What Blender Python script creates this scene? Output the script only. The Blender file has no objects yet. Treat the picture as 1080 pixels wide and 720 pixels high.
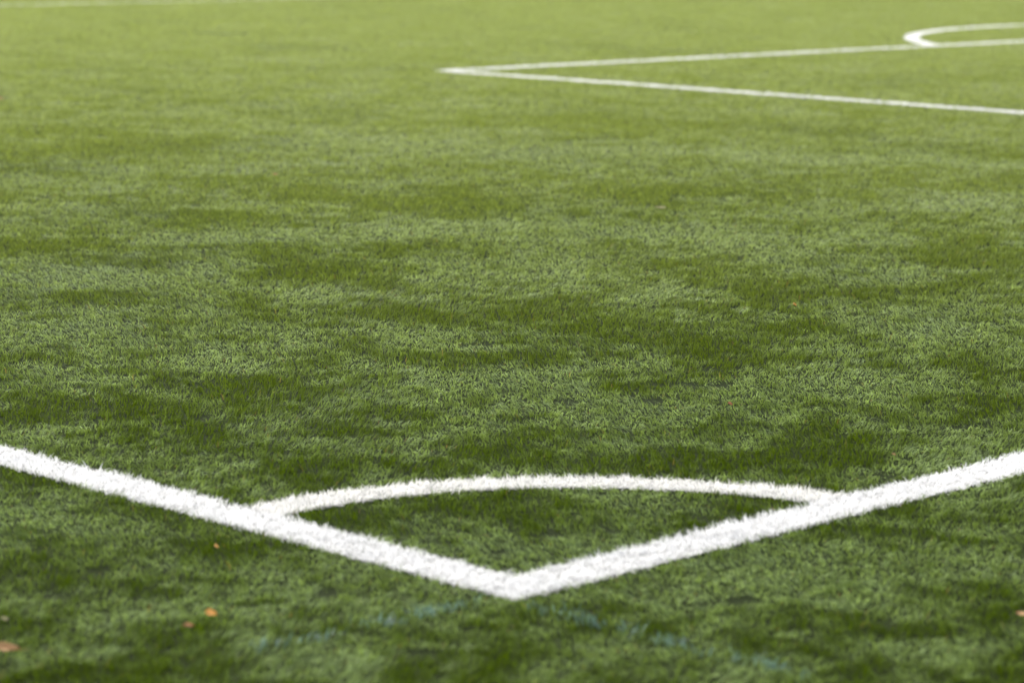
import bpy, math
import numpy as np

rng = np.random.default_rng(11)
scene = bpy.context.scene
COL = scene.collection
R = math.radians

# --------------------------------------------------------------------------
# camera numbers (solved from the pitch markings; x runs along the goal line,
# y along the touchline, the corner of the pitch is the origin, metres)
# --------------------------------------------------------------------------
CAM = np.array([-3.2654, -3.1855, 1.208])
F_PX, PITCH, YAW, ROLL = 2820.1, 0.1618, 0.7755, 0.0102
FWD2 = np.array([math.cos(YAW), math.sin(YAW)])
RGT2 = np.array([math.sin(YAW), -math.cos(YAW)])
LINE_W = 0.121
PEN_X, PEN_Y = 10.361, 10.894
HALF_Y = 22.72
SPOT_X = 20.41


# --------------------------------------------------------------------------
# smooth noise on the ground plane
# --------------------------------------------------------------------------
_ANG = np.random.default_rng(5).random(65536).astype(np.float32) * np.float32(2 * np.pi)
_GX, _GY = np.cos(_ANG), np.sin(_ANG)


def perlin(x, y, seed):
    x, y = np.asarray(x, np.float32), np.asarray(y, np.float32)
    fx, fy = np.floor(x), np.floor(y)
    xf, yf = x - fx, y - fy
    xi, yi = fx.astype(np.int32).astype(np.uint32), fy.astype(np.int32).astype(np.uint32)
    sd = np.uint32((seed * 2654435761) & 0xffffffff)

    def fade(t):
        return t * t * t * (t * (t * 6 - 15) + 10)
    u, v = fade(xf), fade(yf)
    out = np.zeros_like(x)
    for dx in (0, 1):
        for dy in (0, 1):
            h = (xi + np.uint32(dx)) * np.uint32(374761393) + (yi + np.uint32(dy)) * np.uint32(668265263) + sd
            h = (h ^ (h >> np.uint32(13))) * np.uint32(1274126177)
            k = (h ^ (h >> np.uint32(16))) & np.uint32(0xffff)
            w = (u if dx else 1 - u) * (v if dy else 1 - v)
            out += w * (_GX[k] * (xf - dx) + _GY[k] * (yf - dy))
    return out * np.float32(1.5)


def fbm(x, y, seed, octaves=3, gain=0.5):
    s, a, f, n = 0, 1.0, 1.0, 0
    for o in range(octaves):
        s = s + a * perlin(x * f + 17.3 * o, y * f - 9.1 * o, seed + o)
        n += a
        a *= gain
        f *= 2.03
    return s / n


def smooth(a, b, x):
    t = np.clip((x - a) / (b - a), 0, 1)
    return t * t * (3 - 2 * t)


# --------------------------------------------------------------------------
# where the markings run
# --------------------------------------------------------------------------
def on_goal_line(x, y):
    return (y > 0) & (y < LINE_W) & (x > 0)


def on_touchline(x, y):
    return (x > 0) & (x < LINE_W) & (y >= LINE_W)


def on_corner_arc(x, y):
    r = np.hypot(x - 0.175, y + 0.065)
    return (r > 0.847) & (r < 0.948) & (x >= LINE_W) & (y >= LINE_W)


def on_box_front(x, y):
    return (np.abs(y - PEN_Y) < LINE_W / 2) & (x > PEN_X - LINE_W / 2) & (x < 2 * SPOT_X - PEN_X)


def on_box_side(x, y):
    return (np.abs(x - PEN_X) < LINE_W / 2) & (y < PEN_Y - LINE_W / 2) & (y >= LINE_W)


def on_penalty_arc(x, y):
    r = np.hypot(x - SPOT_X, y - 7.95)
    return (np.abs(r - 4.93) < LINE_W / 2 + .005) & (y > PEN_Y + LINE_W / 2)


def on_halfway(x, y):
    return (np.abs(y - HALF_Y) < LINE_W / 2) & (x >= LINE_W)


MARKS = [('goal_line', on_goal_line), ('touchline', on_touchline), ('corner_arc', on_corner_arc),
         ('penalty_box_front_line', on_box_front), ('penalty_box_side_line', on_box_side),
         ('penalty_arc', on_penalty_arc), ('halfway_line', on_halfway)]


# --------------------------------------------------------------------------
# the state of the turf: how flat it lies, which way, how worn, how thin
# --------------------------------------------------------------------------
BALD = [  # spots where the black rubber crumb shows: x, y, radius
    (1.85, 1.20, .055), (1.92, 1.14, .05), (1.79, 1.26, .04), (1.62, 1.12, .04), (2.06, 1.30, .045), (1.46, 1.24, .04),
    (.352, -.558, .032), (.30, -.27, .04), (.22, -.24, .03), (-.349, -.128, .04), (-.20, .26, .035), (-.414, .667, .04),
    (-.564, .576, .035), (.40, .30, .035), (.52, .24, .03), (.20, .42, .03), (1.33, .20, .04),
]


# brushed patches of the pile: centre x, y, half-length across and along the diagonal, +1 lies flat and worn, -1 stands up
PATCHES = [
    (4.85, 7.73, 0.52, 0.71, -1), (4.28, 4.54, 0.39, 0.49, -1), (4.08, 5.19, 0.28, 0.33, -1), (2.64, 3.49, 0.30, 0.36, -1), (2.24, 4.44, 0.23, 0.29, -1),
    (4.39, 2.12, 0.22, 0.51, -1), (3.30, 2.08, 0.29, 0.30, -1), (2.37, 1.96, 0.30, 0.35, -1), (2.41, 1.53, 0.17, 0.26, -1), (0.99, 1.96, 0.25, 0.23, -1),
    (0.45, 2.01, 0.14, 0.17, -1), (1.01, 0.71, 0.25, 0.14, -1), (1.38, 0.42, 0.16, 0.19, -1), (0.44, 1.67, 0.17, 0.16, -1), (0.55, 0.52, 0.19, 0.08, -1),
    (-0.43, 0.76, 0.15, 0.15, -1), (-0.15, 0.61, 0.14, 0.10, -1), (-0.34, 0.23, 0.10, 0.09, -1), (-0.82, 0.17, 0.13, 0.09, -1), (-0.35, -0.25, 0.20, 0.11, -1),
    (0.36, -0.47, 0.14, 0.09, -1), (2.13, 0.48, 0.12, 0.20, -1), (5.35, 4.36, 0.50, 0.35, -1), (3.26, 4.98, 0.33, 0.29, -1), (6.45, 3.97, 0.26, 0.34, -1),
    (7.78, 6.91, 0.86, 0.53, -1), (2.11, 2.56, 0.25, 0.17, -1), (1.85, 1.76, 0.15, 0.15, -1), (0.42, 1.02, 0.10, 0.10, -1), (-0.09, 1.36, 0.10, 0.09, -1),
    (0.65, 0.94, 0.12, 0.08, -1), (0.91, -0.27, 0.11, 0.07, -1), (0.81, -0.07, 0.11, 0.06, -1), (6.34, 5.85, 0.76, 0.41, 1), (7.17, 4.85, 0.48, 0.36, 1),
    (5.87, 3.20, 0.30, 0.48, 1), (4.36, 3.11, 0.54, 0.44, 1), (3.45, 3.04, 0.28, 0.23, 1), (2.00, 3.75, 0.34, 0.27, 1), (2.90, 4.37, 0.29, 0.28, 1),
    (1.22, 2.99, 0.24, 0.28, 1), (1.28, 2.34, 0.28, 0.26, 1), (2.08, 0.91, 0.29, 0.27, 1), (3.13, 1.27, 0.21, 0.31, 1), (1.51, 1.67, 0.25, 0.21, 1),
    (0.79, 1.21, 0.17, 0.11, 1), (1.44, 0.18, 0.15, 0.13, 1), (1.45, 1.24, 0.21, 0.17, 1), (-0.18, 0.95, 0.18, 0.11, 1), (-0.52, 0.26, 0.14, 0.11, 1),
    (0.14, -0.22, 0.17, 0.14, 1), (0.58, -0.19, 0.28, 0.18, 1), (0.23, -0.68, 0.16, 0.10, 1), (0.22, 0.40, 0.13, 0.06, 1), (0.76, 0.27, 0.10, 0.08, 1),
    (-0.07, 0.15, 0.12, 0.08, 1), (5.97, 6.83, 0.58, 0.44, 1), (3.99, 3.93, 0.33, 0.25, 1), (3.46, 4.00, 0.25, 0.20, 1), (1.71, 3.71, 0.18, 0.15, 1),
    (3.90, 2.08, 0.19, 0.19, 1), (2.95, 2.33, 0.18, 0.19, 1), (0.20, 1.22, 0.14, 0.08, 1), (0.28, 0.02, 0.10, 0.07, 1), (-0.44, -0.08, 0.09, 0.07, 1),
]


def flat_field(x, y):
    a = fbm(x / 0.55, y / 0.55, 3, 5, 0.86)
    wx = x + .24 * fbm(x / .32, y / .32, 31, 3, .65)
    wy = y + .24 * fbm(x / .32, y / .32, 36, 3, .65)
    wx, wy = wx.astype(np.float32), wy.astype(np.float32)
    g = np.zeros_like(wx)
    for cx, cy, ha, hb, sg in PATCHES:
        dx, dy = wx - cx, wy - cy
        ra = (dx * RGT2[0] + dy * RGT2[1]) / ha
        rb = (dx * FWD2[0] + dy * FWD2[1]) / hb
        g = g + sg * np.exp(-np.minimum(ra * ra + rb * rb, 30) * 1.25)
    far = (x + y) / 1.414
    k = 1 - .7 * smooth(9, 22, far)          # the middle of the pitch is worn evenly
    fine = fbm(x / .17, y / .17, 83, 3, .7)
    return smooth(-0.29, 0.29, (.72 * a + .30 * np.clip(g, -1.2, 1.2) + .34 * fine + .22 * fbm(x / .065, y / .065, 88, 2)) * k)


def bald_field(x, y):
    n = fbm(x / 0.16, y / 0.16, 77, 3, .6)
    m = smooth(0.30, 0.55, n) * smooth(-.1, .3, fbm(x / 1.3, y / 1.3, 55, 2)) * .8 * smooth(5, 2, (x + y) / 1.414)
    wob = 0.5 * fbm(x / 0.05, y / 0.05, 91, 2)
    for bx, by, br in BALD:
        if br > 0:
            m = np.maximum(m, 1 - smooth(0.4, 1.1, np.hypot(x - bx, y - by) / br + wob))
    return m


def lean_dir(x, y):
    return 2.6 * fbm(x / 1.1, y / 1.1, 41, 3) + 1.6 * fbm(x / 0.10, y / 0.10, 47, 2) + 1.6 * perlin(x / .028, y / .028, 49) + YAW + math.pi


# --------------------------------------------------------------------------
# grass fibres
# --------------------------------------------------------------------------
def sample_ground(n, d0, d1, power, half, margin):
    """points between depths d0..d1 ahead of the viewer, density falling as depth^-power"""
    pts = []
    got = 0
    wmax = max((half * d + margin) * d ** (-power) for d in (d0, d1))
    while got < n:
        d = rng.uniform(d0, d1, n)
        keep = rng.uniform(0, wmax, n) < (half * d + margin) * d ** (-power)
        d = d[keep]
        s = rng.uniform(-1, 1, d.size) * (half * d + margin)
        pts.append(np.stack([CAM[0] + d * FWD2[0] + s * RGT2[0], CAM[1] + d * FWD2[1] + s * RGT2[1], d, s], 1))
        got += d.size
    return np.concatenate(pts)[:n]


def blades_mesh(name, x, y, height, width, az, lean, col, mat, curl=0.35):
    n = x.size
    face = az + np.pi / 2 + rng.normal(0, 0.75, n)
    wv = np.stack([np.cos(face), np.sin(face), rng.normal(0, .18, n)], 1) * (width / 2)[:, None]
    base = np.stack([x, y, np.full(n, -0.003)], 1)

    def step(th, ln, a):
        return np.stack([np.sin(th) * np.cos(a), np.sin(th) * np.sin(a), np.cos(th)], 1) * ln[:, None]
    l1 = np.clip(lean * (1 - curl), 0, 1.45)
    l2 = np.clip(lean * (1 + curl), 0, 1.60)
    mid = base + step(l1, height * .52, az)
    tip = mid + step(l2, height * .48, az + rng.normal(0, .35, n))
    tip[:, 2] = np.maximum(tip[:, 2], 0.0015)
    V = np.empty((n, 5, 3), np.float32)
    V[:, 0] = base - wv
    V[:, 1] = base + wv
    V[:, 2] = mid - wv * .95
    V[:, 3] = mid + wv * .95
    V[:, 4] = tip
    me = bpy.data.meshes.new(name)
    me.vertices.add(n * 5)
    me.vertices.foreach_set('co', V.ravel())
    k = (np.arange(n, dtype=np.int32) * 5)[:, None]
    loops = np.concatenate([k + np.array([0, 1, 3, 2]), k + np.array([2, 3, 4])], 1).astype(np.int32)
    me.loops.add(n * 7)
    me.loops.foreach_set('vertex_index', loops.ravel())
    me.polygons.add(n * 2)
    st = (np.arange(n, dtype=np.int32) * 7)[:, None] + np.array([0, 4], np.int32)
    me.polygons.foreach_set('loop_start', st.astype(np.int32).ravel())
    me.update(calc_edges=True)
    at = me.attributes.new('fibre', 'FLOAT_COLOR', 'POINT')
    c = np.ones((n, 5, 4), np.float32)
    c[:, :, :3] = col[:, None, :]
    at.data.foreach_set('color', c.ravel())
    me.materials.append(mat)
    o = bpy.data.objects.new(name, me)
    COL.objects.link(o)
    return o


def nodes(name):
    m = bpy.data.materials.new(name)
    m.use_nodes = True
    nt = m.node_tree
    nt.nodes.clear()
    return m, nt, nt.nodes.new, nt.links.new


def fibre_material(name, rough, spec, trans, through=(1, 1, 1)):
    m, nt, N, L = nodes(name)
    out = N('ShaderNodeOutputMaterial')
    at = N('ShaderNodeAttribute')
    at.attribute_name = 'fibre'
    p = N('ShaderNodeBsdfPrincipled')
    p.inputs['Roughness'].default_value = rough
    p.inputs['Specular IOR Level'].default_value = spec
    L(at.outputs['Color'], p.inputs['Base Color'])
    t = N('ShaderNodeBsdfTranslucent')
    tint = N('ShaderNodeMix')
    tint.data_type, tint.blend_type = 'RGBA', 'MULTIPLY'
    tint.inputs[0].default_value = 1
    tint.inputs[7].default_value = (*through, 1)
    L(at.outputs['Color'], tint.inputs[6])
    L(tint.outputs[2], t.inputs['Color'])
    mx = N('ShaderNodeMixShader')
    mx.inputs[0].default_value = trans
    L(p.outputs[0], mx.inputs[1])
    L(t.outputs[0], mx.inputs[2])
    L(mx.outputs[0], out.inputs[0])
    return m


green_mat = fibre_material('green_turf_fibre', .6, .02, .32, (1.1, 1.15, .6))
white_mat = fibre_material('white_turf_fibre', .5, .4, .30)
teal_mat = fibre_material('teal_turf_fibre', .5, .4, .30)


def green_colour(x, y, flat):
    n = x.size
    # paler and yellower away from the corner: grazing-view brightness painted into the colour
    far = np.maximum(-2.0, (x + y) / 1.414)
    graze_lift = smooth(0, 1, (np.log(far + 3.2) - math.log(3.6)) / (math.log(27) - math.log(3.6))
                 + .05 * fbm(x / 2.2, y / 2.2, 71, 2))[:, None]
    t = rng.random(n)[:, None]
    field = np.array([.041, .070, .000]) * (1 - graze_lift) + np.array([.225, .275, .080]) * graze_lift
    lime = np.array([.068, .105, .001]) * (1 - graze_lift) + np.array([.305, .352, .118]) * graze_lift
    pale = np.array([.232, .314, .128]) * (1 - graze_lift) + np.array([.385, .435, .245]) * graze_lift
    dead = np.array([0.200, 0.150, 0.060])
    c = field * (1 - t) + lime * t
    wear = np.clip(flat * .95 + .18 * fbm(x / .3, y / .3, 63, 2) + rng.normal(0, .12, n) - .04, 0, 1)[:, None]
    c = c * (1 - wear) + pale * wear
    d = (rng.random(n) < .005)[:, None]
    c = np.where(d, dead, c)
    k = 1 - .75 * smooth(6, 20, far)
    return c * np.exp(k * (rng.normal(0, .16, n) + .35 * fbm(x / .045, y / .045, 12, 2)))[:, None]


def make_turf(N, d0, d1, power, half, margin, outside=None):
    P = sample_ground(N, d0, d1, power, half, margin)
    k = np.ones(N)
    if outside:
        beyond = (np.abs(P[:, 3]) > outside[0] * P[:, 2] + outside[1]) | (P[:, 2] < 3.3)
        P = P[beyond]
        k = np.full(len(P), 1.6)
        N = len(P)
    x, y, d, s = P.T
    fl = flat_field(x, y)
    P = np.concatenate([P, fl[:, None], k[:, None]], 1)
    used = np.zeros(N, bool)
    res = {}
    jx, jy = x + rng.normal(0, .003, N), y + rng.normal(0, .003, N)
    for nm, fn in MARKS:
        m = fn(jx, jy) & ~used
        if nm == 'halfway_line':      # nearly worn away
            m &= rng.random(N) < .62
        used |= m
        res[nm] = P[m]
    # thin the turf where the crumb shows
    gap = smooth(.05, -.35, fbm(x / .04, y / .04, 8, 2)) * smooth(20, 6, d)
    keep = ~used & (rng.random(N) > np.maximum(.95 * bald_field(x, y), .6 * gap * smooth(9, 4.5, d) * (1 - .7 * fl)))
    res['grass'] = P[keep]
    return res


def fibre_w(d):
    return 0.0014 * np.maximum(1, d / 5.0) ** 0.8


HALF, MARGIN, SIDE = .203, .28, 1.9
core = make_turf(1700000, 3.3, 39.0, 1.15, HALF, MARGIN)
# a strip either side of the view, fewer and broader fibres
side = make_turf(1450000, 2.2, 39.0, 1.15, HALF, MARGIN + SIDE, outside=(HALF, MARGIN))
sets = [core, side]


def cat(nm):
    return np.concatenate([s[nm] for s in sets])


g = cat('grass')
x, y, d, s, fl, kw = g.T
bald = bald_field(x, y)
n = x.size
tuft = fbm(x / .04, y / .04, 8, 2)
h = (.0235 + .007 * tuft + rng.normal(0, .0035, n)) * (1 - .35 * bald)
lean = np.clip(.68 + .50 * fl + .45 * fbm(x / .04, y / .04, 9, 2) + rng.normal(0, .20, n), .03, 1.5)
az = lean_dir(x, y) + rng.normal(0, .8, n)
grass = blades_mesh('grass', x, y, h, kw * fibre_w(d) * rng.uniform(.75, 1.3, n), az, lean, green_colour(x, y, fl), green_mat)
grass['kind'] = 'stuff'
grass['label'] = 'mottled green artificial turf covering the whole pitch'
grass['category'] = 'grass'

LABELS = {
    'goal_line': ('broad white line running right from the near corner', 'pitch marking'),
    'touchline': ('broad white line running left from the near corner', 'pitch marking'),
    'corner_arc': ('curved white quarter-circle line closing off the near corner', 'pitch marking'),
    'penalty_box_front_line': ('far thin white line that the large curved marking springs from', 'pitch marking'),
    'penalty_box_side_line': ('long white line slanting down to the right edge from the distant corner point', 'pitch marking'),
    'penalty_arc': ('white curved line bulging beyond the far penalty box line', 'pitch marking'),
    'halfway_line': ('blurred pale line along the top edge of the view', 'pitch marking'),
}
LINE = {}
for nm, _f in MARKS:
    P = cat(nm)
    # the painted fibres stand denser than the green ones around them
    near = nm in ('goal_line', 'touchline', 'corner_arc')
    rep = 3
    P = np.repeat(P, rep, 0)
    x, y, d, s, fl, kw = P.T
    n = x.size
    x = x + rng.normal(0, .0025, n) * np.sqrt(np.maximum(1, d / 5))
    y = y + rng.normal(0, .0025, n) * np.sqrt(np.maximum(1, d / 5))
    h = .021 + .0025 * fbm(x / .035, y / .035, 8, 2) + rng.normal(0, .003, n)
    lean = np.clip(.60 + .45 * fl + rng.normal(0, .24, n), .03, 1.4)
    az = lean_dir(x, y) + rng.normal(0, 1.0, n)
    dirt = np.clip(rng.normal(.02, .15, n) - (.03 if nm == 'goal_line' else 0) + .22 * fbm(x / .07, y / .07, 5, 3, .7), 0, .7)[:, None] * (1 if near else .5)
    c = np.array([.86, .86, .86]) * (1 - dirt) + np.array([.30, .31, .27]) * dirt
    if nm == 'corner_arc':
        c = c * np.array([1, .99, .96])
    o = blades_mesh(nm, x, y, h, kw * fibre_w(d) * rng.uniform(.8, 1.3, n), az, lean, c, white_mat)
    o['label'], o['category'] = LABELS[nm]
    LINE[nm] = o

# faded teal lines of another pitch, carrying on past the corner
def faded(name, pts, wid, n, label):
    a, b = map(np.array, pts)
    t = rng.random(n) ** 1.35
    q = a + (b - a) * t[:, None]
    nrm = np.array([-(b - a)[1], (b - a)[0]]) / np.linalg.norm(b - a)
    q = q + nrm * rng.normal(0, wid / 2, n)[:, None]
    k = fbm(q[:, 0] / .05, q[:, 1] / .05, 15, 3, .7) > -.10 + .5 * rng.random(n)
    x, y = q[k].T
    m = x.size
    c = np.array([.145, .235, .19]) * rng.lognormal(0, .25, m)[:, None]
    o = blades_mesh(name, x, y, .029 + rng.normal(0, .003, m), np.full(m, .0017), lean_dir(x, y) + rng.normal(0, .9, m),
                    np.clip(.7 + rng.normal(0, .25, m), .1, 1.4), c, teal_mat)
    o['label'], o['category'] = label, 'pitch marking'
    o['group'] = 'faded teal lines past the corner'


faded('faded_line', ((-.05, .035), (-.56, .07)), .024, 700, 'faded teal line trailing left from the tip of the white corner')
faded('faded_line', ((-.015, -.05), (-.005, -.66)), .026, 950, 'faded teal line trailing right from the tip of the white corner')

# --------------------------------------------------------------------------
# bits of fallen leaf lying on the pile
# --------------------------------------------------------------------------
def leaf_material(name, rgb, dark):
    m, nt, N, L = nodes(name)
    out = N('ShaderNodeOutputMaterial')
    p = N('ShaderNodeBsdfPrincipled')
    p.inputs['Roughness'].default_value = .6
    tc = N('ShaderNodeTexCoord')
    nz = N('ShaderNodeTexNoise')
    nz.inputs['Scale'].default_value = 180
    nz.inputs['Detail'].default_value = 4
    rp = N('ShaderNodeValToRGB')
    rp.color_ramp.elements[0].position, rp.color_ramp.elements[1].position = .38, .62
    rp.color_ramp.elements[0].color, rp.color_ramp.elements[1].color = (*dark, 1), (*rgb, 1)
    L(tc.outputs['Object'], nz.inputs['Vector'])
    L(nz.outputs['Fac'], rp.inputs[0])
    L(rp.outputs[0], p.inputs['Base Color'])
    L(p.outputs[0], out.inputs[0])
    return m


LEAF = {'orange': leaf_material('orange_leaf', (.80, .42, .09), (.62, .26, .05)),
        'tan': leaf_material('tan_leaf', (.50, .30, .13), (.30, .15, .05)),
        'brown': leaf_material('brown_leaf', (.36, .15, .05), (.20, .09, .03)),
        'red': leaf_material('red_leaf', (.55, .20, .10), (.42, .13, .07)),
        'cream': leaf_material('cream_leaf', (.36, .32, .17), (.28, .24, .12))}


def leaf(x, y, length, wid, yaw, tilt, curl, kind, label, z=.021, stalk=False):
    """a small dry leaf: pointed outline, folded along the midrib, edges curled up, 0.6 mm thick"""
    nu, nv = 12, 6
    vs, fs = [], []
    for side in (0, 1):
        for i in range(nu + 1):
            u = i / nu
            half = wid / 2 * (math.sin(math.pi * min(1, u * .96 + .02)) ** .7) * (1 + .14 * math.sin(9 * u + x * 40))
            for j in range(nv + 1):
                v = (j / nv - .5) * 2
                px = (u - .5) * length
                py = v * half
                pz = curl * wid * (v * v * .55 + .25 * math.sin(3.1 * u + y * 30)) + .02 * wid * math.sin(17 * u + 5 * v)
                vs.append((px, py, pz - .0006 * side))
    w_ = nv + 1
    off = (nu + 1) * w_
    for i in range(nu):
        for j in range(nv):
            a = i * w_ + j
            fs.append((a, a + 1, a + w_ + 1, a + w_))
            fs.append((off + a, off + a + w_, off + a + w_ + 1, off + a + 1))
    for i in range(nu):
        a = i * w_
        fs.append((a, a + w_, off + a + w_, off + a))
        a += nv
        fs.append((a + w_, a, off + a, off + a + w_))
    for j in range(nv):
        fs.append((j + 1, j, off + j, off + j + 1))
        a = nu * w_ + j
        fs.append((a, a + 1, off + a + 1, off + a))
    me = bpy.data.meshes.new('fallen_leaf')
    me.from_pydata(vs, [], fs)
    me.polygons.foreach_set('use_smooth', [True] * len(fs))
    me.materials.append(LEAF[kind])
    o = bpy.data.objects.new('fallen_leaf', me)
    COL.objects.link(o)
    o.location = (x, y, z)
    o.rotation_euler = (R(tilt), R(tilt * .4), YAW - math.pi / 2 + R(yaw))
    o['label'], o['category'], o['group'] = label, 'leaf', 'bits of fallen leaf on the turf'
    if stalk:
        sv, sf = [], []
        for i in range(6):
            t = i / 5
            r = .0009 * (1 - .5 * t)
            for k in range(5):
                an = 2 * math.pi * k / 5
                sv.append((length / 2 + t * length * .3, r * math.cos(an) + .002 * math.sin(3 * t), r * math.sin(an) + .25 * curl * wid * math.sin(3.1 + y * 30) + .003 * t))
        for i in range(5):
            for k in range(5):
                sf.append((i * 5 + k, i * 5 + (k + 1) % 5, i * 5 + 5 + (k + 1) % 5, i * 5 + 5 + k))
        sm = bpy.data.meshes.new('leaf_stalk')
        sm.from_pydata(sv, [], sf)
        sm.materials.append(LEAF['brown'])
        so_ = bpy.data.objects.new('leaf_stalk', sm)
        COL.objects.link(so_)
        so_.parent = o
    return o


leaf(-0.866, 0.304, .052, .020, 6, 22, .45, 'tan', 'largest tan curled leaf cut by the left edge near the bottom', .024, True)
leaf(-0.499, 0.230, .020, .017, 10, 24, .35, 'orange', 'bright orange leaf bit in the grass below the touchline', .026)
leaf(-0.564, 0.209, .020, .012, 25, 12, .4, 'brown', 'brownish leaf bit just left of and below the bright orange one', .021)
leaf(-0.184, 0.602, .012, .009, 80, 50, .4, 'orange', 'tiny upright orange leaf bit close under the white touchline', .024)
leaf(1.634, 0.879, .013, .010, 20, 30, .5, 'red', 'small reddish leaf bit in the pale turf beyond the corner arc', .025)
leaf(3.047, 1.808, .016, .012, 60, 40, .4, 'orange', 'tiny orange leaf bit farther out in the middle of the turf', .024)
leaf(0.515, -0.705, .020, .010, -30, 18, .4, 'tan', 'tan leaf bit cut by the right edge below the goal line', .022)
leaf(4.766, 3.861, .045, .020, 0, 4, .3, 'cream', 'pale buff leaf at the near edge of a dark band of turf', .016)
leaf(4.393, 5.797, .024, .014, 15, 22, .3, 'brown', 'brown leaf bit alone in the distant left turf', .024)
leaf(6.073, 10.324, .06, .03, 10, 22, .3, 'tan', 'blurred tan leaf at the far left edge of the turf', .026)
leaf(1.438, 0.247, .009, .007, 0, 25, .4, 'tan', 'faint tan leaf bit just above the white goal line', .025)
leaf(-0.763, 0.448, .013, .008, 10, 25, .3, 'cream', 'pale cream leaf bit above the largest tan leaf', .024)

# --------------------------------------------------------------------------
# ground: infill under the fibres, plain turf beyond them
# --------------------------------------------------------------------------
def sheet(name, pts, mat):
    me = bpy.data.meshes.new(name)
    me.from_pydata([tuple(p) for p in pts], [], [tuple(range(len(pts)))])
    me.materials.append(mat)
    o = bpy.data.objects.new(name, me)
    COL.objects.link(o)
    o['kind'] = 'structure'
    return o


def ground_material(name, lo, hi, scale):
    m, nt, N, L = nodes(name)
    out = N('ShaderNodeOutputMaterial')
    p = N('ShaderNodeBsdfPrincipled')
    p.inputs['Roughness'].default_value = 1
    p.inputs['Specular IOR Level'].default_value = .05
    tc = N('ShaderNodeTexCoord')
    nz = N('ShaderNodeTexNoise')
    nz.inputs['Scale'].default_value = scale
    nz.inputs['Detail'].default_value = 6
    rp = N('ShaderNodeValToRGB')
    rp.color_ramp.elements[0].position = .35
    rp.color_ramp.elements[1].position = .68
    rp.color_ramp.elements[0].color = (*lo, 1)
    rp.color_ramp.elements[1].color = (*hi, 1)
    L(tc.outputs['Object'], nz.inputs['Vector'])
    L(nz.outputs['Fac'], rp.inputs[0])
    L(rp.outputs[0], p.inputs['Base Color'])
    bp = N('ShaderNodeBump')
    bp.inputs['Strength'].default_value = .6
    bp.inputs['Distance'].default_value = .004
    L(nz.outputs['Fac'], bp.inputs['Height'])
    L(bp.outputs[0], p.inputs['Normal'])
    L(p.outputs[0], out.inputs[0])
    return m


infill = ground_material('rubber_and_sand_infill', (.006, .010, .002), (.019, .029, .006), 260)
turf = ground_material('distant_turf', (.060, .092, .012), (.15, .195, .06), 2.4)


def gp(d, s, z):
    return (CAM[0] + d * FWD2[0] + s * RGT2[0], CAM[1] + d * FWD2[1] + s * RGT2[1], z)


sheet('ground', [(-400, -400, -.006), (400, -400, -.006), (400, 400, -.006), (-400, 400, -.006)], turf)
def edge(d):
    return HALF * d + MARGIN + SIDE - .02


sheet('pitch_ground', [gp(2.25, -edge(2.25), 0), gp(38.9, -edge(38.9), 0), gp(38.9, edge(38.9), 0), gp(2.25, edge(2.25), 0)], infill)

# the white backing the marking fibres are tufted into, running the whole length of each line
back_mat, nt, N, L = nodes('white_backing')
out = N('ShaderNodeOutputMaterial')
p = N('ShaderNodeBsdfPrincipled')
p.inputs['Base Color'].default_value = (.28, .28, .27, 1)
p.inputs['Roughness'].default_value = 1
p.inputs['Specular IOR Level'].default_value = .05
L(p.outputs[0], out.inputs[0])


def backing(parent, pts, faces):
    me = bpy.data.meshes.new('backing')
    me.from_pydata([(a, b, .0025) for a, b in pts], [], faces)
    me.materials.append(back_mat)
    o = bpy.data.objects.new('backing', me)
    COL.objects.link(o)
    o.parent = parent


def rect(parent, x0, x1, y0, y1):
    backing(parent, [(x0, y0), (x1, y0), (x1, y1), (x0, y1)], [(0, 1, 2, 3)])


def ring(parent, cx, cy, r0, r1, a0, a1, n=64):
    pts = []
    for i in range(n + 1):
        a = a0 + (a1 - a0) * i / n
        pts += [(cx + r0 * math.cos(a), cy + r0 * math.sin(a)), (cx + r1 * math.cos(a), cy + r1 * math.sin(a))]
    backing(parent, pts, [(2 * i, 2 * i + 1, 2 * i + 3, 2 * i + 2) for i in range(n)])


e, H = .004, LINE_W / 2
rect(LINE['goal_line'], e, 2 * SPOT_X, e, LINE_W - e)
rect(LINE['touchline'], e, LINE_W - e, LINE_W + e, 2 * HALF_Y)
ring(LINE['corner_arc'], .175, -.065, .851, .944, math.asin((LINE_W + .072) / .90), math.pi - math.acos((.175 - LINE_W - .008) / .90))
rect(LINE['penalty_box_front_line'], PEN_X - H + e, 2 * SPOT_X - PEN_X, PEN_Y - H + e, PEN_Y + H - e)
rect(LINE['penalty_box_side_line'], PEN_X - H + e, PEN_X + H - e, LINE_W + e, PEN_Y - H - e)
a_ = math.asin((PEN_Y + H + e - 7.95) / 4.93)
ring(LINE['penalty_arc'], SPOT_X, 7.95, 4.93 - H, 4.93 + H, a_, math.pi - a_)

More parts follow.
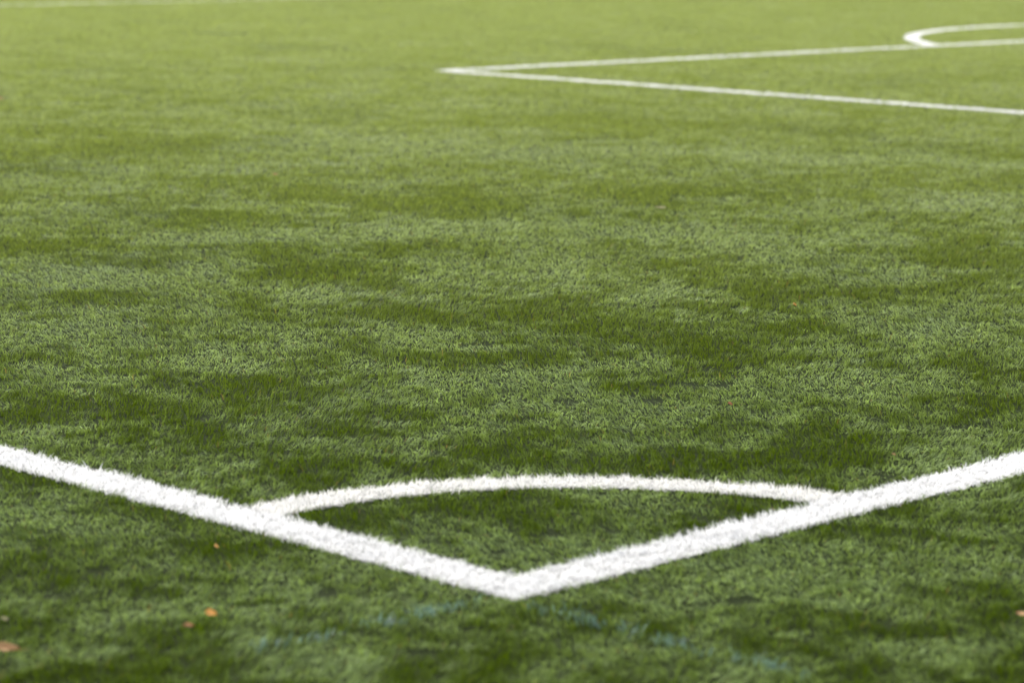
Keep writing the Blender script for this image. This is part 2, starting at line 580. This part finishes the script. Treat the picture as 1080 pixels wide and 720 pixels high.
# --------------------------------------------------------------------------
# camera
# --------------------------------------------------------------------------
cam = bpy.data.cameras.new('camera')
cam.sensor_width = 36
cam.lens = F_PX * 36 / 1080
cam.clip_start, cam.clip_end = .05, 2000
cam.dof.use_dof = True
cam.dof.focus_distance = 7.0
cam.dof.aperture_fstop = 94.0 / 23.5
co = bpy.data.objects.new('camera', cam)
COL.objects.link(co)
fw = np.array([math.cos(YAW) * math.cos(PITCH), math.sin(YAW) * math.cos(PITCH), -math.sin(PITCH)])
rt = np.array([math.sin(YAW), -math.cos(YAW), 0])
up = np.cross(rt, fw)
c_, s_ = math.cos(ROLL), math.sin(ROLL)
rt2, up2 = c_ * rt + s_ * up, -s_ * rt + c_ * up
from mathutils import Matrix
M = Matrix.Identity(4)
for i in range(3):
    M[i][0], M[i][1], M[i][2], M[i][3] = rt2[i], up2[i], -fw[i], CAM[i]
co.matrix_world = M
scene.camera = co

# --------------------------------------------------------------------------
# light: bright overcast, the sun behind thin cloud ahead and to the left
# --------------------------------------------------------------------------
EL = R(40)
SUN_AZ = YAW + R(35)          # world angle from +x towards the sun
w = bpy.data.worlds.new('World')
scene.world = w
w.use_nodes = True
nt = w.node_tree
bg = nt.nodes['Background']
sky = nt.nodes.new('ShaderNodeTexSky')
sky.sky_type = 'NISHITA'
sky.sun_disc = False
sky.sun_elevation = EL
sky.sun_rotation = math.pi / 2 - SUN_AZ
sky.dust_density = 4
hs = nt.nodes.new('ShaderNodeHueSaturation')
hs.inputs['Saturation'].default_value = .30
nt.links.new(sky.outputs[0], hs.inputs['Color'])
nt.links.new(hs.outputs[0], bg.inputs[0])
bg.inputs[1].default_value = .13
sl = bpy.data.lights.new('sun', 'SUN')
sl.energy = 1.5
sl.angle = R(14)
sl.color = (1, .96, .90)
so = bpy.data.objects.new('sun', sl)
COL.objects.link(so)
from mathutils import Vector
sd = Vector((math.cos(SUN_AZ) * math.cos(EL), math.sin(SUN_AZ) * math.cos(EL), math.sin(EL)))
so.rotation_euler = sd.to_track_quat('Z', 'Y').to_euler()

vs = scene.view_settings
vs.view_transform = 'Standard'
vs.look = 'None'
vs.exposure = 1.43
vs.gamma = 1
scene.cycles.max_bounces = 8
scene.cycles.transparent_max_bounces = 4
scene.cycles.use_denoising = True
scene.cycles.denoiser = 'OPENIMAGEDENOISE'
scene.cycles.denoising_input_passes = 'RGB_ALBEDO_NORMAL'
scene.cycles.use_adaptive_sampling = False
